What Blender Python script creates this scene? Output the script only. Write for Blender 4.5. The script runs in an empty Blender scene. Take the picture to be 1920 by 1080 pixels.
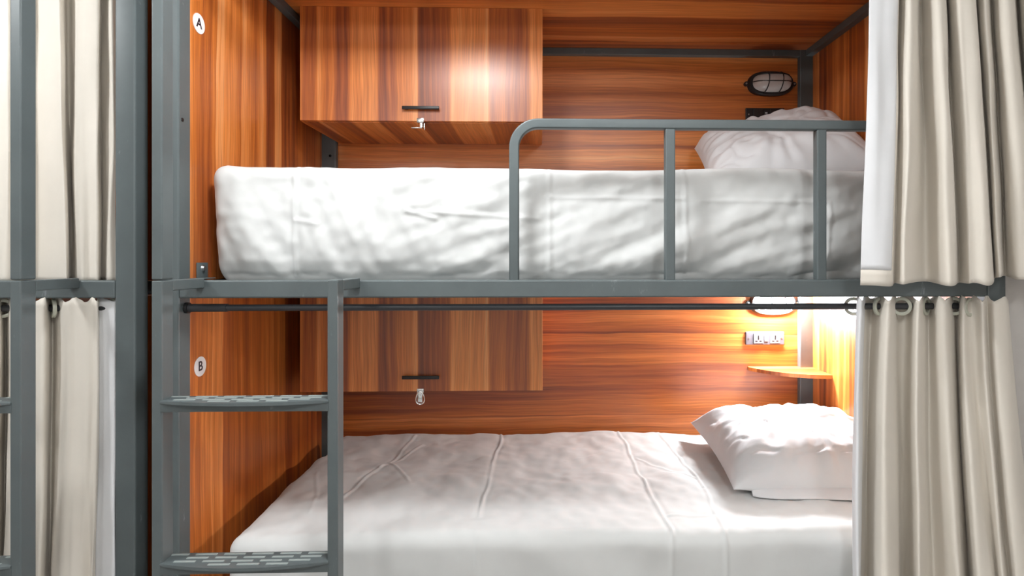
import bpy, bmesh, math, random
from mathutils import Vector, Matrix, noise, Euler
random.seed(7)
scn = bpy.context.scene
COL = scn.collection
R = math.radians

# ------------------------------------------------------------------ camera
CAM = (0.0, -1.47, 1.35)
YAW = R(1.6); FPX = 1073.0; CPX, CPY = 1040.0, 482.0
cam_d = bpy.data.cameras.new('camera'); cam = bpy.data.objects.new('camera', cam_d); COL.objects.link(cam)
cam.location = CAM; cam.rotation_euler = (R(90), 0, -YAW)
cam_d.sensor_width = 36.0; cam_d.lens = FPX / 1920 * 36.0
cam_d.shift_x = (960 - CPX) / 1920; cam_d.shift_y = (CPY - 540) / 1920
cam_d.clip_start = 0.02
scn.camera = cam

def PX(px, py, Y):
    """world X, Z of a point seen at a pixel, on the vertical plane at depth Y"""
    y = Y - CAM[1]; k = (px - CPX) / FPX; s, c = math.sin(YAW), math.cos(YAW)
    x = (k*y*c + y*s) / (c - k*s); d = x*s + y*c
    return x, CAM[2] + (CPY - py) * d / FPX

# ------------------------------------------------------------------ world, exposure
w = bpy.data.worlds.new('world'); scn.world = w; w.use_nodes = True
w.node_tree.nodes['Background'].inputs[0].default_value = (1, 1, 1, 1)
w.node_tree.nodes['Background'].inputs[1].default_value = 0.3
scn.view_settings.view_transform = 'Standard'; scn.view_settings.look = 'None'
scn.view_settings.gamma = 1.0; scn.view_settings.use_curve_mapping = False
scn.view_settings.exposure = 0.0

# ceiling lamps, the last three added to brighten curtains and room: (x, y, watts, radius); each is a glowing dome built with its fixture further down
ROOM_H = 2.365
LAMPS = [(-0.28, -0.42, 25.0, 0.10), (-1.75, -0.62, 22.0, 0.10), (0.60, -1.80, 25.0, 0.15), (-1.0, -1.85, 15.0, 0.15)]
LAMP_COL = (0.96, 0.985, 1.0)

# ------------------------------------------------------------------ materials
def mat(name, col, rough=0.5, metal=0.0, spec=0.5, emit=None, es=0.0):
    m = bpy.data.materials.new(name); m.use_nodes = True
    p = m.node_tree.nodes['Principled BSDF']
    p.inputs['Base Color'].default_value = (*col, 1); p.inputs['Roughness'].default_value = rough
    p.inputs['Metallic'].default_value = metal; p.inputs['Specular IOR Level'].default_value = spec
    if emit:
        p.inputs['Emission Color'].default_value = (*emit, 1); p.inputs['Emission Strength'].default_value = es
    return m

class N:
    """small node-graph helper"""
    def __init__(s, m): s.m = m; s.t = m.node_tree; s.p = s.t.nodes['Principled BSDF']
    def new(s, typ, **kw):
        n = s.t.nodes.new(typ)
        for k, v in kw.items(): setattr(n, k, v)
        return n
    def link(s, a, b): s.t.links.new(a, b)
    def math(s, op, a, b=None):
        n = s.new('ShaderNodeMath', operation=op)
        for i, v in enumerate((a, b)):
            if v is None: continue
            if isinstance(v, (int, float)): n.inputs[i].default_value = v
            else: s.link(v, n.inputs[i])
        return n.outputs[0]
    def noise(s, vec, scale, detail=2, rough=0.5, dist=0.0):
        n = s.new('ShaderNodeTexNoise'); n.inputs['Scale'].default_value = scale
        n.inputs['Detail'].default_value = detail; n.inputs['Roughness'].default_value = rough
        n.inputs['Distortion'].default_value = dist
        s.link(vec, n.inputs['Vector']); return n.outputs['Fac']
    def ramp(s, fac, stops, interp='LINEAR'):
        n = s.new('ShaderNodeValToRGB'); cr = n.color_ramp; cr.interpolation = interp
        while len(cr.elements) < len(stops): cr.elements.new(0.5)
        for e, (p, c) in zip(cr.elements, stops):
            e.position = p; e.color = (*c, 1) if len(c) == 3 else c
        s.link(fac, n.inputs[0]); return n.outputs[0]
    def bump(s, h, strength, dist=0.001):
        n = s.new('ShaderNodeBump'); n.inputs['Strength'].default_value = strength
        n.inputs['Distance'].default_value = dist; s.link(h, n.inputs['Height']); s.link(n.outputs[0], s.p.inputs['Normal'])
    def mix(s, fac, a, b, blend='MIX'):
        n = s.new('ShaderNodeMix', data_type='RGBA', blend_type=blend)
        for sock, v in ((n.inputs['Factor'], fac), (n.inputs[6], a), (n.inputs[7], b)):
            if isinstance(v, (int, float)): sock.default_value = v
            elif isinstance(v, tuple): sock.default_value = (*v, 1)
            else: s.link(v, sock)
        return n.outputs[2]

def wood(name, cross, grain, seed, strips=None, width=1.0, rough=0.35):
    """plum-wood laminate: long streaks along one axis, in object space; strips: hand-set broad bands across the panel"""
    m = mat(name, (0.5, 0.2, 0.06), rough, spec=0.75); g = N(m)
    tc = g.new('ShaderNodeTexCoord'); sep = g.new('ShaderNodeSeparateXYZ'); g.link(tc.outputs['Object'], sep.inputs[0])
    ax = {'X': 0, 'Y': 1, 'Z': 2}
    cr, gr = sep.outputs[ax[cross]], sep.outputs[ax[grain]]
    def vec(ks, kg, off):
        c = g.new('ShaderNodeCombineXYZ')
        g.link(g.math('ADD', g.math('MULTIPLY', cr, ks), off), c.inputs[0])
        g.link(g.math('MULTIPLY', gr, kg), c.inputs[1]); c.inputs[2].default_value = seed * 3.1
        return c.outputs[0]
    # cathedral wobble: the cross coordinate drifts slowly along the grain
    wob = g.noise(vec(5.0, 1.3, seed * 7.7), 1.0, 3, 0.55)
    wv = g.math('MULTIPLY', g.math('SUBTRACT', wob, 0.5), 0.05)
    cr = g.math('ADD', cr, wv)
    broad = g.noise(vec(11.0, 0.25, seed * 5.3), 1.0, 1.5, 0.5)
    streak = g.noise(vec(55.0, 0.9, seed * 2.9), 1.0, 3, 0.6)
    fine = g.noise(vec(330.0, 5.0, seed * 1.7), 1.0, 2, 0.6)
    if strips:
        crn = g.math('ADD', g.math('DIVIDE', sep.outputs[ax[cross]], width), 0.5)
        st = g.ramp(crn, [(p, (v, v, v)) for p, v in strips])
        b = g.math('ADD', g.math('MULTIPLY', st, 0.85), g.math('MULTIPLY', broad, 0.15))
    else:
        # narrow veneer strips with a crisp edge on one side
        vo = g.new('ShaderNodeTexVoronoi', voronoi_dimensions='1D'); vo.inputs['Scale'].default_value = 17.0
        g.link(g.math('ADD', g.math('MULTIPLY', cr, 1.0), seed * 0.37), vo.inputs['W'])
        sc = g.new('ShaderNodeSeparateColor'); g.link(vo.outputs['Color'], sc.inputs[0])
        b = g.math('ADD', g.math('MULTIPLY', broad, 0.62), g.math('MULTIPLY', sc.outputs[0], 0.38))
    v = g.math('ADD', g.math('MULTIPLY', b, 0.60), g.math('MULTIPLY', streak, 0.40))
    col = g.ramp(v, [(0.29, (0.17, 0.040, 0.014)), (0.395, (0.37, 0.090, 0.021)), (0.50, (0.62, 0.182, 0.032)),
                     (0.60, (0.81, 0.285, 0.070)), (0.72, (0.91, 0.43, 0.17))])
    fr = g.ramp(fine, [(0.3, (0.66, 0.62, 0.6)), (0.62, (1.06, 1.06, 1.06))])
    g.link(g.mix(0.8, col, fr, 'MULTIPLY'), g.p.inputs['Base Color'])
    g.bump(fine, 0.16, 0.0006)
    g.p.inputs['Coat Weight'].default_value = 0.0
    return m

def cloth_mat(name, col, weave=1500.0, rough=0.75):
    m = mat(name, col, rough, spec=0.25); g = N(m)
    tc = g.new('ShaderNodeTexCoord')
    n1 = g.noise(tc.outputs['Object'], weave, 1); n2 = g.noise(tc.outputs['Object'], 9.0, 4, 0.6)
    g.link(g.ramp(n2, [(0.3, tuple(c * 0.955 for c in col)), (0.7, col)]), g.p.inputs['Base Color'])
    g.bump(g.math('ADD', g.math('MULTIPLY', n1, 0.12), n2), 0.35, 0.003)
    g.p.inputs['Sheen Weight'].default_value = 0.15
    return m

def paint(name, col, rough=0.42, scuff=False):
    m = mat(name, col, rough, spec=0.5); g = N(m)
    tc = g.new('ShaderNodeTexCoord')
    n = g.noise(tc.outputs['Object'], 6.0, 5, 0.65); n2 = g.noise(tc.outputs['Object'], 420.0, 2)
    g.link(g.ramp(n, [(0.3, tuple(c * 0.9 for c in col)), (0.72, tuple(c * 1.1 for c in col))]), g.p.inputs['Base Color'])
    if scuff:
        mp = g.new('ShaderNodeMapping'); mp.inputs['Scale'].default_value = (14, 14, 6); g.link(tc.outputs['Object'], mp.inputs['Vector'])
        sc = g.noise(mp.outputs[0], 1.7, 4, 0.7); base = g.p.inputs['Base Color'].links[0].from_socket
        k = g.ramp(sc, [(0.66, (0, 0, 0)), (0.76, (0.55, 0.55, 0.55))])
        g.link(g.mix(k, base, (0.33, 0.36, 0.37)), g.p.inputs['Base Color'])
    g.bump(n2, 0.08, 0.0004); return m

METAL = paint('grey_powder_coat', (0.104, 0.125, 0.128), scuff=True)
ROD = mat('dark_rod_steel', (0.035, 0.037, 0.042), 0.4)
BLACK = mat('black_plastic', (0.012, 0.012, 0.013), 0.4)
CHROME = mat('bright_nickel', (0.75, 0.75, 0.74), 0.22, 1.0)
STEEL = mat('zinc_bolt', (0.45, 0.46, 0.47), 0.35, 1.0)
SHEET = cloth_mat('white_cotton_sheet', (0.68, 0.685, 0.675))
PILLOW = cloth_mat('white_pillowcase', (0.70, 0.70, 0.71))
CURTAIN = cloth_mat('beige_curtain_cloth', (0.76, 0.705, 0.625), 900.0, 0.7)
LINING = cloth_mat('white_curtain_lining', (0.78, 0.785, 0.80), 900.0, 0.6)
EYELET = mat('pale_eyelet_plastic', (0.55, 0.56, 0.47), 0.35)
STICKER = mat('white_sticker', (0.85, 0.84, 0.84), 0.45)
INK = mat('black_print', (0.02, 0.012, 0.02), 0.5)
TAG = mat('white_tag', (0.85, 0.85, 0.85), 0.6)
SOCK = mat('grey_socket_plate', (0.105, 0.10, 0.115), 0.35)
SOCKMOD = mat('grey_socket_module', (0.20, 0.195, 0.21), 0.35)
PAD = mat('pale_tread_pad', (0.30, 0.34, 0.33), 0.5)
EDGE = mat('orange_edge_band', (0.62, 0.20, 0.04), 0.4)
WALLM = paint('greige_wall_paint', (0.56, 0.53, 0.50), 0.85)
WHITEW = paint('white_wall_paint', (0.78, 0.77, 0.75), 0.85)
FLOORM = paint('grey_floor', (0.34, 0.32, 0.30), 0.5)
GLASS_OFF = mat('frosted_lamp_glass', (0.52, 0.49, 0.46), 0.25, spec=0.6)
GLASS_ON = mat('lit_lamp_glass', (0.9, 0.9, 0.9), 0.3, emit=(0.93, 0.96, 1.0), es=520.0)

ST = [(0.0, .62), (.015, .40), (.065, .34), (.075, .80), (.09, .52), (.14, .48), (.165, .22), (.195, .26), (.21, .60), (.30, .66),
      (.315, .62), (.325, .24), (.375, .30), (.39, .46), (.46, .56), (.468, .86), (.48, .80), (.486, .18), (.54, .28), (.61, .34),
      (.622, .72), (.72, .66), (.76, .70), (.77, .84), (.78, .36), (.83, .42), (.88, .30), (.93, .36), (.95, .62), (1.0, .70)]
W_DOOR = wood('wood_cabinet_door', 'X', 'Z', 1, ST, 0.859)
W_BODY = wood('wood_cabinet_body', 'X', 'Y', 2, ST, 0.859)
W_SIDE = wood('wood_side_panel', 'Y', 'Z', 3)
W_SIDE2 = wood('wood_side_panel_lower', 'Y', 'Z', 5)
W_SIDER = wood('wood_right_panel', 'Y', 'Z', 8)
W_BACK = wood('wood_back_panel', 'Z', 'X', 4)
W_BACK2 = wood('wood_back_panel_lower', 'Z', 'X', 6)
W_CEIL = wood('wood_roof_panel', 'Y', 'X', 9)
W_SHELF = wood('wood_shelf', 'Y', 'X', 11)

# ------------------------------------------------------------------ geometry helpers (world coordinates)
def box(bm, x0, x1, y0, y1, z0, z1, bev=0.0, seg=2):
    if x0 > x1: x0, x1 = x1, x0
    r = bmesh.ops.create_cube(bm, size=1.0)
    vs = r['verts']
    for v in vs:
        v.co = Vector(((x0+x1)/2 + v.co.x*(x1-x0), (y0+y1)/2 + v.co.y*(y1-y0), (z0+z1)/2 + v.co.z*(z1-z0)))
    if bev > 0:
        es = list({e for v in vs for e in v.link_edges})
        bmesh.ops.bevel(bm, geom=es, offset=bev, segments=seg, profile=0.5, affect='EDGES')
    return bm

def cyl(bm, c, axis, r, h, seg=24, r2=None):
    rot = Vector((0, 0, 1)).rotation_difference(Vector(axis)).to_matrix().to_4x4()
    bmesh.ops.create_cone(bm, cap_ends=True, segments=seg, radius1=r, radius2=r if r2 is None else r2, depth=h,
                          matrix=Matrix.Translation(c) @ rot)
    return bm

def sweep(bm, pts, sec, closed=False, up=Vector((0, 1, 0)), cap=True):
    """sweep a closed 2-D section (a, b) along points; a along the side vector, b along 'up'"""
    pts = [Vector(p) for p in pts]; n = len(pts); rings = []
    for i, p in enumerate(pts):
        a = pts[i-1] if (i > 0 or closed) else p
        b = pts[(i+1) % n] if (i < n-1 or closed) else p
        t = (b - a).normalized(); side = t.cross(up)
        if side.length < 1e-5: side = t.cross(Vector((1, 0, 0)))
        side.normalize(); u = side.cross(t).normalized()
        rings.append([bm.verts.new(p + side*q[0] + u*q[1]) for q in sec])
    m = len(sec)
    for i in range(n if closed else n-1):
        r0, r1 = rings[i], rings[(i+1) % n]
        for j in range(m): bm.faces.new((r0[j], r0[(j+1) % m], r1[(j+1) % m], r1[j]))
    if cap and not closed:
        bm.faces.new(list(reversed(rings[0]))); bm.faces.new(rings[-1])
    return bm

def circ(r, n=12): return [(r*math.cos(2*math.pi*i/n), r*math.sin(2*math.pi*i/n)) for i in range(n)]
def sq(w, h, b=0.003):
    o = []
    for sx, sy in ((1, 1), (-1, 1), (-1, -1), (1, -1)):
        cx_, cy_ = sx*(w/2-b), sy*(h/2-b); a0 = math.atan2(sy, sx) - math.pi/4
        for k in range(3):
            a = a0 + k*math.pi/4; o.append((cx_ + b*math.cos(a), cy_ + b*math.sin(a)))
    return o

def prism(bm, poly, z0, z1):
    """vertical prism over an (x, y) polygon"""
    b = [bm.verts.new((x, y, z0)) for x, y in poly]; t = [bm.verts.new((x, y, z1)) for x, y in poly]
    n = len(poly)
    bm.faces.new(list(reversed(b))); bm.faces.new(t)
    for i in range(n): bm.faces.new((b[i], b[(i+1) % n], t[(i+1) % n], t[i]))
    return bm

def world_of(o):
    v = Vector((0, 0, 0))
    while o is not None: v += o.location; o = o.parent
    return v

def obj(name, bm, m, parent=None, origin=None, angle=35, smooth=True):
    bmesh.ops.recalc_face_normals(bm, faces=bm.faces[:])
    me = bpy.data.meshes.new(name)
    lo = Vector((min(v.co.x for v in bm.verts), min(v.co.y for v in bm.verts), min(v.co.z for v in bm.verts)))
    hi = Vector((max(v.co.x for v in bm.verts), max(v.co.y for v in bm.verts), max(v.co.z for v in bm.verts)))
    c = Vector(origin) if origin else (lo + hi) / 2
    bmesh.ops.translate(bm, verts=bm.verts[:], vec=-c)
    bm.to_mesh(me); bm.free()
    if smooth:
        for p in me.polygons: p.use_smooth = True
        me.set_sharp_from_angle(angle=R(angle))
    me.materials.append(m)
    o = bpy.data.objects.new(name, me); COL.objects.link(o)
    if parent is not None:
        o.parent = parent; o.location = c - world_of(parent)
    else: o.location = c
    return o

def tag(o, label, cat, group=None, kind=None):
    o['label'] = label; o['category'] = cat
    if group: o['group'] = group
    if kind: o['kind'] = kind
    return o

def thing(name, loc, label, cat, group=None):
    o = bpy.data.objects.new(name, None); COL.objects.link(o); o.location = loc; o.empty_display_size = 0.05
    return tag(o, label, cat, group)

def struct(name, bm, m):
    o = obj(name, bm, m, smooth=False); o['kind'] = 'structure'; return o

def part(name, m, parent, *boxes, bev=0.002):
    bm = bmesh.new()
    for b in boxes: box(bm, *b, bev=bev)
    return obj(name, bm, m, parent, smooth=False)

nb = bmesh.new

# ------------------------------------------------------------------ the room
struct('floor', box(nb(), -3.4, 1.42, -2.6, 1.2, -0.05, 0), FLOORM)
struct('ceiling', box(nb(), -3.4, 1.42, -2.6, 1.2, ROOM_H, ROOM_H+0.05), WHITEW)
struct('wall_right', box(nb(), 1.42, 1.50, -2.6, 1.2, 0, ROOM_H), WALLM)
struct('wall_return', box(nb(), 1.24, 1.42, 0.03, 1.06, 0, ROOM_H), WALLM)
struct('wall_left', box(nb(), -3.48, -3.4, -2.6, 1.2, 0, ROOM_H), WHITEW)
struct('wall_back', box(nb(), -3.4, 1.42, 1.06, 1.14, 0, ROOM_H), WALLM)
struct('wall_front', box(nb(), -3.4, 1.42, -2.68, -2.6, 0, ROOM_H), WHITEW)
lamp_words = ['above the bunk ladder', 'in front of the curtained bunk, added to brighten its curtains', 'nearest the right wall behind the viewer, added as fill', 'farthest left behind the viewer, added as fill']
for i, (lx, ly, lw, lr) in enumerate(LAMPS):
    t = thing('ceiling_light', (lx, ly, ROOM_H), 'round white ceiling light ' + lamp_words[i], 'light', 'round ceiling lights of the room')
    bm = nb(); cyl(bm, (lx, ly, ROOM_H-0.010), (0, 0, 1), lr+0.012, 0.02, 40); obj('housing', bm, WHITEW, t)
    glow = mat('ceiling_lamp_diffuser', (0.9, 0.9, 0.9), 0.3, emit=LAMP_COL, es=lw/(math.pi*2*math.pi*lr*lr*0.86))
    bm = nb(); n = 32; prev = None; hgt = min(0.85*lr, 0.085)
    for k in range(9):
        an = k/8*math.pi/2; rr = max(lr*math.cos(an), 0.002); zz = ROOM_H-0.02-hgt*math.sin(an)
        ring = [bm.verts.new((lx+rr*math.cos(2*math.pi*q/n), ly+rr*math.sin(2*math.pi*q/n), zz)) for q in range(n)]
        if prev:
            for q in range(n): bm.faces.new((prev[q], prev[(q+1) % n], ring[(q+1) % n], ring[q]))
        prev = ring
    bm.faces.new(prev); obj('diffuser', bm, glow, t)

# ------------------------------------------------------------------ bunk beds
XL, XR = -0.91, 1.175          # inner faces of the side panels
YB = 0.985                     # face of the back panel
ZR0, ZR1 = 1.246, 1.291        # front rail of the upper bunk
ZT = 2.24                      # underside of the roof panel

def make_bunk(label, fx, lad=0.0, interior=True):
    t = thing('bunk_bed', (fx(0.13), 0.5, 0), label, 'bunk bed', 'bunk beds with grey steel frames')
    def P(name, m, x0, x1, *r, bev=0.002, parent=t): 
        return part(name, m, parent, (fx(x0), fx(x1), *r), bev=bev)
    # corner posts
    for x0, x1, y0, y1 in ((-0.958, -0.908, 0, 0.05), (1.178, 1.228, 0, 0.05), (-0.958, -0.851, 0.957, 0.985), (1.122, 1.228, 0.957, 0.985)):
        P('post', METAL, x0, x1, y0, y1, 0, 2.30, bev=0.004)
    # bolt holes in the front posts
    for x, s in ((-0.908, 1), (1.178, -1)):
        for z in (1.70, 0.45):
            bm = nb(); cyl(bm, (fx(x + s*0.0005), 0.014, z), (1, 0, 0), 0.0045, 0.003, 12); obj('bolt_hole', bm, BLACK, t)
    # rails
    for z0, z1, y1 in ((ZR0, ZR1, 0.03), (0.30, 0.345, 0.03), (2.205, 2.24, 0.03)):
        P('front_rail', METAL, -0.908, 1.178, 0, y1, z0, z1, bev=0.004)
    for z0, z1 in ((1.247, 1.285), (0.30, 0.345), (2.212, 2.24)):
        P('back_rail', METAL, -0.851, 1.122, 0.957, 0.985, z0, z1)
    for x0, x1 in ((-0.908, -0.880), (1.147, 1.178)):
        for z0, z1 in ((1.247, 1.285), (0.30, 0.345), (2.212, 2.24)):
            P('side_rail', METAL, x0, x1, 0.05, 0.957, z0, z1)
    # bed bases
    for z in (1.262, 0.325):
        P('bed_base', METAL, -0.880, 1.147, 0.04, 0.95, z, z+0.014)
    # wooden panels
    P('side_panel', W_SIDE, XL-0.016, XL, 0.050, 1.0, 1.287, ZT, bev=0.001)
    P('side_panel', W_SIDE2, XL-0.016, XL, 0.050, 1.0, 0.05, 1.245, bev=0.001)
    P('side_panel', W_SIDER, XR+0.003, XR+0.019, 0.050, 1.0, 1.287, ZT, bev=0.001)
    P('side_panel', W_SIDER, XR+0.003, XR+0.019, 0.050, 1.0, 0.05, 1.245, bev=0.001)
    if interior:
        P('back_panel', W_BACK, XL, XR, YB, YB+0.016, 1.287, ZT, bev=0.001)
        P('back_panel', W_BACK2, XL, XR, YB, YB+0.016, 0.05, 1.245, bev=0.001)
    P('roof_panel', W_CEIL, XL-0.016, XR+0.019, 0.0, YB+0.016, ZT, ZT+0.016, bev=0.001)
    # bolts on the frame
    for x, y, z, d in ((-0.875, 0.935, 1.775, 0), (-0.862, 0.955, 1.775, 0)):
        bm = nb(); cyl(bm, (fx(-0.874), 0.955, z), (0, -1, 0), 0.006, 0.006, 14, 0.004); obj('bolt', bm, STEEL, t)
    bm = nb(); box(bm, fx(-0.909), fx(-0.885), 0.075, 0.125, 1.2915, 1.2945, bev=0.001)
    box(bm, fx(-0.909), fx(-0.906), 0.075, 0.125, 1.2945, 1.335, bev=0.001); br = obj('corner_bracket', bm, METAL, t)
    bm = nb(); cyl(bm, (fx(-0.903), 0.10, 1.32), (1 if fx(1) > fx(0) else -1, 0, 0), 0.009, 0.006, 16, 0.006); obj('bolt', bm, STEEL, br)
    # ladder
    def LX(x): return x + lad
    a0, a1, b0, b1 = LX(-0.868), LX(-0.844), LX(-0.478), LX(-0.454)
    zt = 1.299
    bm = nb(); box(bm, fx(a0), fx(a1), -0.163, -0.123, 0, zt-0.0015, bev=0.003)
    lad_o = obj('ladder_stringer', bm, METAL, t, smooth=False)                       # tall stringer with its children
    P('stringer_extension', METAL, a0, a1, -0.163, -0.123, zt, 2.30, bev=0.003, parent=lad_o)
    lad_p = P('ladder_stringer', METAL, b0, b1, -0.163, -0.123, 0, zt, bev=0.003)
    for x0, x1, lo_ in ((a0, a1, lad_o), (b0, b1, lad_p)):
        P('rail_bracket', METAL, x0, x1, -0.1235, 0.0, 1.272, 1.297, bev=0.002, parent=lo_)
    for zs in (1.028, 0.664):
        x0, x1 = a1 - 0.004, b0 + 0.004
        bm = nb(); n = 18; poly = [(fx(x0), -0.118), (fx(x1), -0.118)]
        for k in range(n+1):
            u = k/n; poly.append((fx(x1 + (x0-x1)*u), -0.166 - 0.024*(1-(2*u-1)**2)))
        prism(bm, poly, zs-0.007, zs)
        es = [e for e in bm.edges if abs(e.verts[0].co.z - e.verts[1].co.z) < 1e-6]
        bmesh.ops.bevel(bm, geom=es, offset=0.002, segments=2, profile=0.5, affect='EDGES')
        box(bm, fx(x0), fx(x1), -0.164, -0.160, zs-0.026, zs-0.004, bev=0.001)
        st = obj('ladder_step', bm, METAL, t)
        # raised grip pads in staggered rows
        for row, y in enumerate((-0.128, -0.1435, -0.159, -0.1735)):
            cnt = (6, 5, 5, 3)[row]
            for k in range(cnt):
                xc = (x0+x1)/2 + (k-(cnt-1)/2)*0.064 + (0.012 if row % 2 else -0.008)
                part('grip_pad', PAD, st, (fx(xc-0.024), fx(xc+0.024), y-0.0035, y+0.0035, zs-0.001, zs+0.0014), bev=0.0006)
    return t

bunk = make_bunk('two-tier bunk bed of grey steel with orange wood panels, open curtains and ladder', lambda x: x)
bunk2 = make_bunk('neighbouring grey steel bunk bed at far left, closed by curtains', lambda x: -1.974 - x, lad=0.047, interior=True)

# guard rail of the open bunk (part of it)
bm = nb(); pts = [(-0.0635, 0.018, 1.289)]
rad = 0.062; zc, xc = 1.6955 - rad, -0.0635 + rad
pts.append((-0.0635, 0.018, zc-0.02))
for k in range(11):
    a = math.pi - k*math.pi/20; pts.append((xc + rad*math.cos(a), 0.018, zc + rad*math.sin(a)))
pts += [(xc+0.03, 0.018, 1.6955), (1.1775, 0.018, 1.6955)]
sweep(bm, pts, sq(0.0255, 0.0255, 0.004))
gr = obj('guard_rail', bm, METAL, bunk); gr.modifiers.new('normals', 'WEIGHTED_NORMAL')
for x in (0.342, 0.7405):
    bm = nb(); box(bm, x-0.0128, x+0.0128, 0.0055, 0.0305, 1.289, 1.6835, bev=0.003); obj('guard_upright', bm, METAL, gr, smooth=False)

# ------------------------------------------------------------------ wall cabinets
def cabinet(z0, z1, label, hz, latch_open):
    x0, x1 = -0.845, 0.014
    t = thing('wall_cabinet', ((x0+x1)/2, 0.8, z0), label, 'cabinet', 'wooden wall cabinets in the bunks')
    part('body', W_BODY, t, (x0, x1, 0.599, 0.9845, z0, z1), bev=0.001)
    d = part('door', W_DOOR, t, (x0, x1, 0.580, 0.598, z0+0.002, z1), bev=0.0012)
    bm = nb(); box(bm, -0.483, -0.352, 0.562, 0.568, hz-0.006, hz+0.006, bev=0.002)
    for x in (-0.47, -0.365): box(bm, x-0.004, x+0.004, 0.5675, 0.581, hz-0.004, hz+0.004)
    obj('handle', bm, BLACK, d)
    xl = -0.421
    bm = nb(); box(bm, xl-0.012, xl+0.012, 0.5765, 0.5805, z0-0.003, z0+0.012, bev=0.001)     # hasp plate on the door edge
    box(bm, xl-0.010, xl+0.010, 0.5765, 0.599, z0-0.0035, z0-0.0005, bev=0.0008)
    hs = obj('latch', bm, CHROME, t)
    if latch_open:
        bm = nb(); cyl(bm, (xl+0.002, 0.588, z0-0.012), (0, 0, 1), 0.010, 0.016, 16)
        box(bm, xl-0.034, xl+0.004, 0.586, 0.590, z0-0.022, z0-0.018, bev=0.001)
        box(bm, xl+0.012, xl+0.015, 0.584, 0.592, z0-0.028, z0-0.004, bev=0.001)
        obj('latch_tongue', bm, CHROME, hs)
    else:
        # hanging pear-shaped wire staple with a plate
        bm = nb(); pp = []
        for k in range(25):
            a = 2*math.pi*k/25; wv = 0.011 + 0.007*(0.5-0.5*math.cos(a+math.pi/1))*1.0 if False else 0
            zz = math.cos(a); half = 0.0115 + 0.0065*(1-zz)/2
            pp.append((xl + half*math.sin(a), 0.574, z0 - 0.020 + 0.0225*zz))
        sweep(bm, pp, circ(0.0028, 8), closed=True); hp = obj('latch_loop', bm, CHROME, hs)
        bm = nb(); box(bm, xl-0.0085, xl+0.0085, 0.5725, 0.5765, z0-0.036, z0+0.004, bev=0.001)
        box(bm, xl-0.005, xl+0.005, 0.570, 0.573, z0-0.027, z0-0.012, bev=0.001); obj('latch_plate', bm, CHROME, hs)
    return t
cabinet(1.832, 2.2395, 'wooden wall cabinet above the upper bunk, bright light patch on its flap door', 1.878, True)
cabinet(0.870, 1.244, 'shaded wooden wall cabinet above the lower bunk, half behind the ladder', 0.924, False)

# ------------------------------------------------------------------ bulkhead lamps
def bulkhead(xc, zc, label, glass):
    y = YB
    t = thing('bulkhead_lamp', (xc, y, zc), label, 'lamp', 'caged oval bulkhead lamps')
    hw, hh = 0.098, 0.052
    def oval(sx, sz, n=40, p=2.6):
        o = []
        for k in range(n):
            a = 2*math.pi*k/n; c, s = math.cos(a), math.sin(a)
            o.append((sx*math.copysign(abs(c)**(2/p), c), sz*math.copysign(abs(s)**(2/p), s)))
        return o
    def loft(bm, layers, cap0=True, cap1=True):
        rings = [[bm.verts.new((xc+a, yy, zc+b)) for a, b in oval(sx, sz)] for sx, sz, yy in layers]
        for r0, r1 in zip(rings, rings[1:]):
            for j in range(len(r0)): bm.faces.new((r0[j], r0[(j+1) % len(r0)], r1[(j+1) % len(r0)], r1[j]))
        if cap0: bm.faces.new(rings[0])
        if cap1: bm.faces.new(rings[-1])
    bm = nb(); loft(bm, [(hw, hh, y), (hw, hh, y-0.018), (hw*0.95, hh*0.93, y-0.026), (hw*0.86, hh*0.80, y-0.026)]); h = obj('housing', bm, BLACK, t)
    for sx in (-1, 1):
        bm = nb(); cyl(bm, (xc+sx*(hw+0.006), y-0.006, zc), (0, 1, 0), 0.010, 0.012, 16); lug = obj('mounting_lug', bm, BLACK, t)
        bm = nb(); cyl(bm, (xc+sx*(hw+0.007), y-0.0135, zc), (0, 1, 0), 0.004, 0.003, 10); obj('screw', bm, STEEL, lug)
    bm = nb(); L = []
    for k in range(9):
        a = k/8*math.pi/2; L.append((hw*0.84*(0.25+0.75*math.cos(a)) if k < 8 else hw*0.2, hh*0.78*max(math.cos(a), 0.10), y-0.026-0.052*math.sin(a)))
    loft(bm, L, cap0=False); obj('glass', bm, glass, t)
    # wire cage: an outer ring, two long bars, two hoops
    def dome(u, v, e=0.004):
        # u, v in [-1, 1] -> point on a shell slightly outside of the glass
        r = min(1.0, (abs(u)**2.4 + abs(v)**2.4)**(1/2.4)); d = math.sqrt(max(0, 1-r*r))
        return (xc+u*hw*0.90, y-0.024-(0.052+e)*d, zc+v*hh*0.88)
    def bar(fn, n=25):
        bm = nb(); sweep(bm, [fn(-1+2*k/(n-1)) for k in range(n)], circ(0.0022, 8), up=Vector((0.1, 0.2, 1)).normalized()); return bm
    obj('cage_bar', bar(lambda s: dome(s*0.98, -0.15*(1-s*s))), BLACK, t)
    obj('cage_bar', bar(lambda s: dome(s*0.80, 0.62)), BLACK, t)
    for u in (-0.30, 0.38):
        obj('cage_bar', bar(lambda s, u=u: dome(u - 0.08*(1-s)*0.5, s*0.96)), BLACK, t)
    return t
bulkhead(1.000, 2.098, 'unlit black caged oval bulkhead lamp in the upper bunk', GLASS_OFF)
bulkhead(1.010, 1.151, 'lit white caged oval bulkhead lamp in the lower bunk', GLASS_ON)

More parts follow.
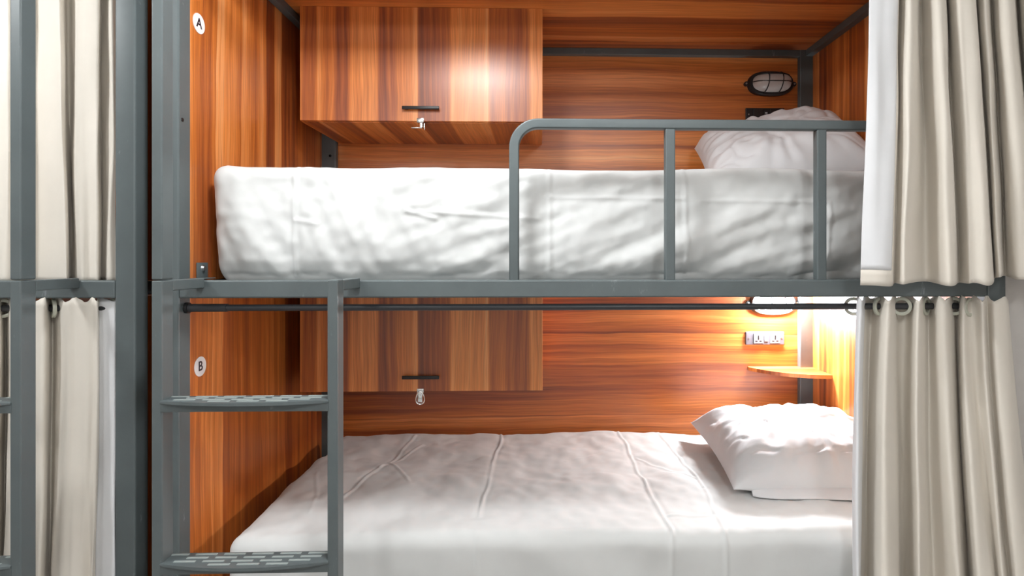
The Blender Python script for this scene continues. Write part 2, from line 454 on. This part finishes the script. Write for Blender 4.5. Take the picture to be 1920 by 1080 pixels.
# ------------------------------------------------------------------ power sockets
def socket(z1, label, plate, module):
    x0, x1, z0 = 0.894, 1.062, z1-0.056
    t = thing('power_socket', ((x0+x1)/2, YB, z0), label, 'socket', 'double power sockets by the pillows')
    part('plate', plate, t, (x0, x1, YB-0.009, YB, z0, z1), bev=0.002)
    for sx in (x0+0.012, x1-0.012):
        bm = nb(); cyl(bm, (sx, YB-0.0095, (z0+z1)/2), (0, 1, 0), 0.0035, 0.002, 10); obj('screw', bm, STEEL, t)
    for sx in (x0+0.054, x1-0.041):
        md = part('outlet', module, t, (sx-0.021, sx+0.021, YB-0.0125, YB-0.008, z0+0.006, z1-0.006), bev=0.0015)
        for dx, dz, ww, hh in ((0, 0.008, .0028, .005), (0, -0.001, .0028, .004), (-0.009, -0.011, .005, .0022), (0.009, -0.011, .005, .0022)):
            zz = (z0+z1)/2 + dz
            part('outlet_slot', BLACK, md, (sx+dx-ww, sx+dx+ww, YB-0.0132, YB-0.0122, zz-hh, zz+hh), bev=0.0003)
    sm = part('usb_port', module, t, (x0+0.080, x0+0.096, YB-0.0115, YB-0.008, z0+0.014, z1-0.014), bev=0.001)
    for dz in (-0.005, 0.006):
        part('port_slot', TAG, sm, (x0+0.083, x0+0.093, YB-0.0122, YB-0.0112, (z0+z1)/2+dz-0.002, (z0+z1)/2+dz+0.002), bev=0.0003)
socket(1.027, 'grey double power socket below the lit lamp', SOCK, SOCKMOD)
socket(1.994, 'double power socket coloured black for shade, peeking over the upper pillow', BLACK, mat('shade_black_socket_module', (0.02, 0.02, 0.02), 0.3))  # shade of the upper bunk put into the socket's black colour

# ------------------------------------------------------------------ corner shelf
bm = nb(); A = Vector((0.905, YB)); B_ = Vector((XR+0.003, 0.795)); Cn = Vector((XR+0.003, YB))
poly = [(Cn.x, Cn.y), (A.x, A.y), (A.x, A.y-0.012)]
ctl = Vector((0.985, 0.80))
for k in range(1, 17):
    u = k/16; q = (1-u)**2*Vector((A.x, A.y-0.012)) + 2*u*(1-u)*ctl + u*u*B_
    poly.append((q.x, q.y))
prism(bm, poly, 0.861, 0.876)
sh = obj('corner_shelf', bm, W_SHELF, None)
tag(sh, 'small curved wooden corner shelf beside the lower pillow', 'shelf')

# ------------------------------------------------------------------ bed linen
def nz(x, y, z=0.0): return noise.noise(Vector((x, y, z)))
def ridge(x, y, z=0.0): return 1.0 - abs(noise.noise(Vector((x, y, z))))*2.0

def seg_dist(px, py, a, b):
    ax, ay = a; bx, by = b; dx, dy = bx-ax, by-ay
    t = max(0, min(1, ((px-ax)*dx + (py-ay)*dy) / (dx*dx+dy*dy)))
    return math.hypot(px-ax-dx*t, py-ay-dy*t), t

def rounded_box(x0, x1, y0, y1, z0, z1, r, nx, ny, nz_, disp):
    lo, hi = Vector((x0, y0, z0)), Vector((x1, y1, z1)); cnt = (nx, ny, nz_)
    verts, index, faces = [], {}, []
    def vid(i, j, k):
        key = (i, j, k)
        if key in index: return index[key]
        p = Vector((x0+(x1-x0)*i/nx, y0+(y1-y0)*j/ny, z0+(z1-z0)*k/nz_))
        q = Vector([min(max(p[a], lo[a]+r), hi[a]-r) for a in range(3)])
        n = p - q
        if n.length > 1e-9: n.normalize(); p2 = q + n*r
        else: n = Vector((0, 0, 1)); p2 = p
        index[key] = len(verts); verts.append(disp(p2, n)); return index[key]
    def quad(a, b, c, d): faces.append((vid(*a), vid(*b), vid(*c), vid(*d)))
    for i in range(nx):
        for j in range(ny):
            quad((i, j, nz_), (i+1, j, nz_), (i+1, j+1, nz_), (i, j+1, nz_)); quad((i, j, 0), (i, j+1, 0), (i+1, j+1, 0), (i+1, j, 0))
        for k in range(nz_):
            quad((i, 0, k), (i+1, 0, k), (i+1, 0, k+1), (i, 0, k+1)); quad((i, ny, k), (i, ny, k+1), (i+1, ny, k+1), (i+1, ny, k))
    for j in range(ny):
        for k in range(nz_):
            quad((0, j, k), (0, j, k+1), (0, j+1, k+1), (0, j+1, k)); quad((nx, j, k), (nx, j+1, k), (nx, j+1, k+1), (nx, j, k+1))
    return verts, faces

def cloth_obj(name, verts, faces, m, label, cat, group=None):
    c = Vector((sum(v.x for v in verts)/len(verts), sum(v.y for v in verts)/len(verts), min(v.z for v in verts)))
    me = bpy.data.meshes.new(name); me.from_pydata([v - c for v in verts], [], faces); me.update()
    for p in me.polygons: p.use_smooth = True
    me.materials.append(m)
    o = bpy.data.objects.new(name, me); COL.objects.link(o); o.location = c
    return tag(o, label, cat, group) if label else o

# upper mattress: deep folds of the sheet on its front side
UP_CREASE = [((-0.665, 1.29), (-0.665, 1.60), 0.004), ((0.030, 1.29), (0.030, 1.60), 0.003), ((0.410, 1.29), (0.405, 1.60), 0.003),
             ((0.03, 1.515), (0.40, 1.512), 0.002), ((0.45, 1.505), (0.80, 1.503), 0.002), ((-0.66, 1.45), (-0.60, 1.44), .0016),
             ((-0.33, 1.475), (0.0, 1.455), 0.002), ((-0.36, 1.475), (-0.28, 1.455), .003), ((0.80, 1.30), (0.81, 1.50), .003)]
def disp_up(p, n):
    x, y, z = p
    d = 0.0
    f = max(0.0, -n.y)
    if f > 0.05:
        u, v = x, z
        # diagonal drapes: rising to the right on the right half, falling on the left end
        a = R(38) if x > -0.35 else R(-62)
        b = min(1, max(0, (x+0.55)/0.4))
        def dr(ang, sx, sy, sd):
            ca, sa = math.cos(ang), math.sin(ang)
            return nz((u*ca + v*sa)*sx, (-u*sa + v*ca)*sy, sd)
        d += f*((1-b)*(0.017*dr(R(-58), 2.0, 11, 3.3) + .007*dr(R(-66), 4, 28, 5.3)) + b*(0.018*dr(R(28), 2.2, 11, 1.1) + 0.008*dr(R(20), 4, 26, 8.1)))
        d += f*(0.005*nz(u*14, v*14, 4.4) + 0.003*nz(u*31+v*12, v*31-u*14, 6.4))
        for a_, b_, h in UP_CREASE:
            ds, t = seg_dist(u, v, a_, b_); d += f*h*(math.exp(-(ds/0.005)**2) - 0.4*math.exp(-((ds-0.012)/0.008)**2))
        # sagging hem: tucked in at the bottom
        e = min(1, max(0, (1.345 - z)/0.065)); e = e*e*(3-2*e); d -= f*e*(0.010 + 0.014*(0.5+0.5*nz(u*9, 0, 7.7)))
        d += f*0.012*math.sin(min(1, max(0, (z-1.29)/0.30))*math.pi)
    tpn = max(0.0, n.z)
    d += tpn*(0.004*nz(x*4, y*5, 2.2) + 0.006*nz(x*2.1, y*1.3, 9.2))
    sd = abs(n.x)
    d += sd*(0.008*nz(y*6, z*9, 1.0))
    q = Vector(p) + n*d
    # slightly puffed left corner
    return q
v, f = rounded_box(-0.884, 1.12, 0.112, 0.935, 1.2785, 1.598, 0.035, 400, 90, 76, disp_up)
cloth_obj('mattress', v, f, SHEET, 'thick mattress in a white creased sheet behind the guard rail', 'mattress', 'mattresses on the bunks')

LO_CREASE = [((-0.157, 0.93), (-0.167, 0.16), .006), ((0.335, 0.93), (0.355, 0.05), .007), ((0.50, 0.93), (0.53, 0.35), .008), ((0.53, 0.35), (0.50, 0.05), .004),
             ((-0.50, 0.90), (-0.60, 0.30), .006), ((-0.54, 0.62), (-0.42, 0.40), .005), ((-0.46, 0.80), (-0.56, 0.55), .005), ((0.36, 0.62), (0.52, 0.42), .005),
             ((0.36, 0.16), (0.50, 0.16), .004), ((0.30, 0.70), (0.10, 0.60), .003), ((-0.75, .5), (-.66, .2), .004)]
def disp_lo(p, n):
    x, y, z = p; d = 0.0
    t = max(0.0, n.z)
    if t > 0.05:
        k = max(0.0, min(1.0, (y-0.12)/0.25))
        d += t*(0.010*nz(x*2.3, y*3.5, 5.1) + k*0.012*nz(x*6, y*7, 3.3) + k*0.006*nz(x*13+y*5, y*12, 7.3) + 0.003*nz(x*26, y*26, 1.3))
        for a, b, h in LO_CREASE:
            wob = 0.012*nz(x*9, y*9, 6.6)
            ds, s = seg_dist(x+wob, y+wob, a, b); d += t*h*0.75*(math.exp(-(ds/0.0042)**2) - 0.45*math.exp(-((ds-0.010)/0.007)**2))*(0.55+0.45*nz(x*5, y*5, 2.1))
    fr = max(0.0, -n.y)
    if fr > 0.05:
        d += fr*(0.010*nz(x*5+z*6, z*2 - x*1.5, 8.8) + 0.003*nz(x*16, z*9, 2.8))
        for xx in (-0.167, 0.355, 0.50): d += fr*0.003*math.exp(-((x-xx)/0.006)**2)
    d += abs(n.x)*0.010*nz(y*5, z*6, 2.0)
    return Vector(p) + n*d
v, f = rounded_box(-0.822, 1.125, 0.045, 0.945, 0.340, 0.613, 0.04, 430, 200, 24, disp_lo)
cloth_obj('mattress', v, f, SHEET, 'mattress in a smooth white sheet on the lower bunk, lit by the lamp', 'mattress', 'mattresses on the bunks')

def pillow(w, d, h, mtx, label, seed, puff=0.55, nu=110, nv=100, under=0.38):
    verts, faces = [], []
    def sh(u, v, s):
        # pincushion outline, puffed middle, radiating puckers near the seam
        x = u*w/2*(1 - 0.07*(1-abs(u))*0 - 0.055*(1-v*v)*abs(u)); y = v*d/2*(1 - 0.055*(1-u*u)*abs(v))
        e = max(0.0, (1-u**4))*max(0.0, (1-v**4)); th = h/2*e**puff
        th *= 1 + 0.10*nz(u*1.7+seed, v*1.9, s*2.0)
        ang = math.atan2(v, u); rr = max(abs(u), abs(v))
        pk = nz(math.cos(ang)*6+seed, math.sin(ang)*6, rr*1.2+s)
        th += e**0.5*(0.020*max(0, rr-0.3)*pk*2 + 0.008*nz(u*5, v*5, seed+s) + 0.010*max(0, rr-0.45)*nz(math.cos(ang)*15+seed, math.sin(ang)*15, rr*2+s) - 0.007*max(0.0, ridge(u*2.6+seed, v*2.6, s*3.0)-0.72)/0.28)
        return Vector((x, y, max(th, 0.0015)*(1.0 if s > 0 else -under)))
    for s in (1, -1):
        for j in range(nv+1):
            for i in range(nu+1):
                u, v_ = math.sin((i/nu-0.5)*math.pi), math.sin((j/nv-0.5)*math.pi)
                verts.append(mtx @ sh(u, v_, s))
    o = (nu+1)*(nv+1)
    for j in range(nv):
        for i in range(nu):
            a = j*(nu+1)+i
            faces.append((a, a+1, a+nu+2, a+nu+1)); faces.append((o+a, o+a+nu+1, o+a+nu+2, o+a+1))
    rim = [i for i in range(nu+1)] + [(j+1)*(nu+1)-1 for j in range(1, nv+1)] + [nv*(nu+1)+i for i in range(nu-1, -1, -1)] + [j*(nu+1) for j in range(nv-1, 0, -1)]
    for a, b in zip(rim, rim[1:]+rim[:1]): faces.append((a, o+a, o+b, b))
    return cloth_obj('pillow', verts, faces, PILLOW, label, 'pillow', 'white pillows')
p_lo = pillow(0.62, 0.57, 0.25, Matrix.Translation((0.915, 0.535, 0.660)) @ Euler((R(4), R(0), R(-2))).to_matrix().to_4x4(), 'plump white pillow on the lower bunk under the corner shelf', 1.3)
pillow(0.55, 0.50, 0.25, Matrix.Translation((0.880, 0.62, 1.722)) @ Euler((R(30), R(-9), R(-14))).to_matrix().to_4x4(), 'white pillow propped at the head of the upper bunk', 4.1, 0.5)

# open end of the lower pillowcase: a thin doubled flap lying in front of the pillow
bm = nb(); n = 30; rows3 = []
for k in range(n+1):
    u = k/n; x = 0.655 + 0.545*u; bow = math.sin(u*math.pi)**0.6
    y0 = 0.285 - 0.004*math.sin(u*9); y1 = 0.262 - 0.034*bow - 0.004*math.sin(u*14)
    rows3.append([bm.verts.new((x, y0, 0.646)), bm.verts.new((x, (y0+y1)/2-0.004, 0.636)), bm.verts.new((x, y1, 0.621)), bm.verts.new((x, y1+0.001, 0.618)), bm.verts.new((x, (y0+y1)/2, 0.628)), bm.verts.new((x, y0, 0.636))])
for a, b in zip(rows3, rows3[1:]):
    for j in range(6): bm.faces.new((a[j], a[(j+1) % 6], b[(j+1) % 6], b[j]))
bm.faces.new(rows3[0]); bm.faces.new(list(reversed(rows3[-1])))
obj('pillowcase_flap', bm, PILLOW, p_lo)

# ------------------------------------------------------------------ stickers
def sticker(z, y, ch, label):
    t = thing('round_sticker', (XL, y, z), label, 'sticker', 'lettered stickers on the wood panel')
    bm = nb(); cyl(bm, (XL+0.0008, y, z), (1, 0, 0), 0.0265, 0.0012, 40); obj('disc', bm, STICKER, t)
    cu = bpy.data.curves.new('letter', 'FONT'); cu.body = ch; cu.size = 0.036; cu.align_x = 'CENTER'; cu.align_y = 'CENTER'; cu.extrude = 0.0003; cu.offset = 0.0006
    tmp = bpy.data.objects.new('tmp', cu); COL.objects.link(tmp)
    dg = bpy.context.evaluated_depsgraph_get(); me = bpy.data.meshes.new_from_object(tmp.evaluated_get(dg))
    bpy.data.objects.remove(tmp); me.materials.clear(); me.materials.append(INK); me.name = 'letter'
    me.transform(Matrix.Rotation(R(90), 4, 'Z') @ Matrix.Rotation(R(90), 4, 'X'))
    o = bpy.data.objects.new('letter', me); COL.objects.link(o); o.parent = t; o.location = (0.0016, 0, 0)
sticker(1.975, 0.088, 'A', 'round white sticker with the letter A')
sticker(1.056, 0.094, 'B', 'round white sticker with the letter B')

# ------------------------------------------------------------------ curtain rods and curtains
def rod(fx, z, y, label, sleeve_to):
    t = thing('curtain_rod', (fx(-0.9), y, z), label, 'curtain rod', 'curtain rods')
    a, b = fx(-0.908), fx(1.178); s = 1 if b > a else -1
    bm = nb(); cyl(bm, ((a+b)/2, y, z), (1, 0, 0), 0.0085, abs(b-a), 24); obj('tube', bm, ROD, t)
    bm = nb(); c = a + s*(sleeve_to/2); cyl(bm, (c, y, z), (1, 0, 0), 0.0105, sleeve_to, 24); obj('sleeve', bm, ROD, t)
    for e in (a + s*0.004, b - s*0.004):
        bm = nb(); cyl(bm, (e, y, z), (1, 0, 0), 0.014, 0.008, 24); obj('end_cap', bm, BLACK, t)
    return t
mir = lambda x: -1.974 - x
ZU, ZL = 2.155, 1.219
rod(lambda x: x, ZL, 0.030, 'dark curtain rod running under the upper bunk rail', 0.105)
rod(lambda x: x, ZU, -0.048, 'dark curtain rod at the top of the open upper bunk', 0.105)
rod(mir, ZL, 0.030, 'dark curtain rod of the lower curtained bunk at far left', 0.105)
rod(mir, ZU, 0.060, 'dark curtain rod of the upper curtained bunk at far left', 0.105)

def cat(P0, P1, P2, P3, t):
    return 0.5*((2*P1) + (-P0+P2)*t + (2*P0-5*P1+4*P2-P3)*t*t + (-P0+3*P1-3*P2+P3)*t**3)

def curtain(keys, ztop, zbot, label, group, eyelets=(), hem_keys=None, per=9, rows=70, ycen=0.03, wob=0.006, seed=0.0, tagspot=None, zwave=0.004, blend=1.0, yfall=1.0, hem_end=2.0):
    """keys: (x_top, y_top, x_bottom, y_bottom[, dz_bottom]) along the cloth; the first hem_keys intervals are the white lining band"""
    K = [Vector((k[0], k[1], k[2], k[3], k[4] if len(k) > 4 else 0.0)) for k in keys]; n = len(K)
    cols = []
    for i in range(n-1):
        p0 = K[i-1] if i else K[0]*2 - K[1]; p3 = K[i+2] if i+2 < n else K[-1]*2 - K[-2]
        for j in range(per): cols.append(cat(p0, K[i], K[i+1], p3, j/per))
    cols.append(K[-1]); nc = len(cols)
    verts = []
    for r in range(rows+1):
        t = r/rows; b = t**blend
        for i, c in enumerate(cols):
            x = c[0]*(1-b) + c[2]*b; by = min(1.0, t/yfall); by = by*by*(3-2*by); y = c[1]*(1-by) + c[3]*by
            z = ztop + (zbot + c[4] - ztop)*t
            x += wob*0.6*nz(i*0.09+seed, t*3.0, 1.0)*min(1, t*3); y += wob*nz(i*0.11+seed, t*4.0, 5.0)*min(1, t*3)
            if r == 0: z += zwave*nz(i*0.3, seed, 2.0) + 0.006*math.cos(i/per*math.pi)
            verts.append(Vector((x, y, z)))
    faces = [[], []]
    hc = (hem_keys or 0)*per
    for r in range(rows):
        for i in range(nc-1):
            a = r*nc+i; faces[0 if i < hc and r < rows*hem_end else 1].append((a, a+nc, a+nc+1, a+1))
    t = thing('curtain', (sum(c[2] for c in cols)/nc, ycen, zbot), label, 'curtain', group)
    def mk(name, fs, m, thick):
        used = sorted({i for q in fs for i in q}); re = {o: k for k, o in enumerate(used)}
        me = bpy.data.meshes.new(name); me.from_pydata([verts[i] - t.location for i in used], [], [tuple(re[i] for i in q) for q in fs]); me.update()
        for p in me.polygons: p.use_smooth = True
        me.materials.append(m); o = bpy.data.objects.new(name, me); COL.objects.link(o); o.parent = t
        so = o.modifiers.new('thickness', 'SOLIDIFY'); so.thickness = thick; so.offset = 0
        return o
    cl = mk('cloth', faces[1], CURTAIN, 0.0016)
    if faces[0]: mk('side_hem', faces[0], LINING, 0.0026)
    # bottom hem: doubled strip sewn along the lower edge
    for (x, y, z, nx_, ny_) in eyelets:
        bm = nb(); nrm = Vector((nx_, ny_, 0)).normalized(); upv = Vector((0, 0, 1)); sdv = nrm.cross(upv)
        pts = [Vector((x, y, z)) + upv*math.cos(2*math.pi*k/24)*0.0205 + sdv*math.sin(2*math.pi*k/24)*0.0205 for k in range(24)]
        sweep(bm, pts, sq(0.009, 0.008, 0.002), closed=True, up=nrm); obj('eyelet', bm, EYELET, t)
    if tagspot:
        x, y, z = tagspot; part('care_tag', TAG, t, (x-0.006, x+0.006, y-0.001, y, z-0.03, z+0.02), bev=0.0003)
    return t

def kx(px, y, py=500): return PX(px, py, y)[0]
def keys_from(rows_, ytop, ybot, gain=1.0):
    """rows of (px top, d top, px bottom, d bottom[, dz]); d > 0 bulges toward the room"""
    out = []
    for r_ in rows_:
        yt, yb = ytop - r_[1], ybot - r_[3]*gain
        out.append((kx(r_[0], yt), yt, kx(r_[2], yb), yb, r_[4] if len(r_) > 4 else 0.0))
    return out

# open upper curtain, bunched at the right
rows_ru = [(1636, .030, 1613, .020, 0), (1660, .032, 1640, .030, 0), (1688, .028, 1671, .026, -.002), (1691, -.02, 1676, .0, .004), (1706, .035, 1694, .035, .003), (1722, .03, 1708, .02, .006), (1724, -.04, 1738, -.03, .006),
           (1745, .03, 1772, .035, .0), (1768, .035, 1790, .035, .0), (1772, -.04, 1796, -.02, .004), (1785, .02, 1816, .022, .004), (1800, .035, 1830, .03, .006), (1822, .032, 1856, .036, .0), (1824, -.03, 1863, -.01, .014),
           (1842, .028, 1874, .022, .02), (1852, -.04, 1886, -.035, .02), (1868, .03, 1905, .010, .014), (1892, .03, 1935, .02, .014), (1900, -.04, 1945, -.02, .014), (1912, .03, 1962, .025, .014), (1925, -.01, 1975, 0, .014)]
curtain(keys_from(rows_ru, -0.048, -0.068, 1.35), 2.185, 1.281, 'beige curtain of the upper bunk drawn to the right in loose folds', 'beige bunk curtains', hem_keys=2, seed=3.0, hem_end=0.955,
        eyelets=[], tagspot=None)
# open lower curtain at the right
rows_rl = [(1607, .02, 1592, .012), (1617, .032, 1601, .03), (1622, .0, 1607, -.01), (1634, -.04, 1617, -.03), (1650, .0, 1630, .02), (1666, .035, 1652, .05), (1676, .02, 1684, .02), (1684, -.03, 1694, -.03),
           (1702, -.03, 1700, -.02), (1722, .035, 1722, .045), (1734, .0, 1738, -.005), (1742, -.025, 1752, -.02), (1758, .025, 1786, .01), (1775, .036, 1812, .045), (1786, .0, 1822, .0), (1794, -.02, 1826, -.01),
           (1805, .038, 1850, .06), (1816, .03, 1880, .06), (1826, .036, 1890, .03), (1842, .065, 1905, .06), (1850, .04, 1915, .03), (1864, .07, 1935, .07), (1884, .066, 1965, .06), (1890, .045, 1975, .03)]
ey = [(kx(1601, .030), .030, ZL, .5, 1), (kx(1648, .030), .030, ZL, .6, -1), (kx(1690, .030), .030, ZL, .35, 1), (kx(1736, .03), .03, ZL, .7, -1), (kx(1789, .03), .03, ZL, .8, 1), (kx(1818, .0), .0, ZL, .5, -1)]
curtain(keys_from(rows_rl, 0.030, -0.028, 1.5), 1.243, 0.10, 'beige eyelet curtain of the lower bunk drawn to the right', 'beige bunk curtains', hem_keys=2, seed=9.0, eyelets=ey)
# closed curtains of the neighbouring bunk
rows_lu = [(-150, .0, -150, .0), (-110, .04, -115, .03), (-70, -.02, -80, -.02), (-30, .03, -35, .03), (0, .03, -5, .03), (18, .03, 15, .035), (34, -.02, 40, -.01), (58, -.03, 62, -.02), (82, .0, 90, .0), (104, .025, 122, .03),
           (112, .022, 128, .02), (122, -.02, 132, -.02), (136, -.02, 134, -.03), (143, .02, 150, .035), (165, .032, 168, .03), (184, .025, 184, .03), (190, -.02, 189, -.02), (202, -.01, 196, -.01), (210, .02, 205, .03), (216, .015, 217, .025)]
curtain(keys_from(rows_lu, 0.06, 0.065), 2.185, 1.287, 'closed beige curtain of the upper neighbouring bunk at top left', 'beige bunk curtains', seed=14.0)
rows_ll = [(-150, .0, -150, .0), (-110, .03, -115, .04), (-80, -.03, -80, -.02), (-40, .03, -40, .04), (-5, .02, -22, .035), (10, -.03, 6, -.02), (24, .03, 0, .045), (38, .02, 26, .04), (44, -.03, 40, -.01), (62, .02, 56, .03), (84, .03, 72, .03),
           (98, -.03, 90, -.02), (110, .0, 96, .02), (124, .03, 108, .045), (140, .03, 128, .05), (160, .034, 150, .04), (174, .03, 166, .03), (182, .028, 172, .035), (186, .008, 175, .008), (214, .012, 213, .012), (218, .0, 217, .0)]
curtain(keys_from(rows_ll[::-1], 0.030, 0.0, 1.3), 1.243, 0.10, 'closed beige eyelet curtain of the lower neighbouring bunk at bottom left', 'beige bunk curtains', seed=21.0, hem_keys=2,
        eyelets=[(kx(100, .03), .03, ZL, .9, 1), (kx(212, .03), .03, ZL, .5, 1), (kx(4, .03), .03, ZL, .8, -1)])
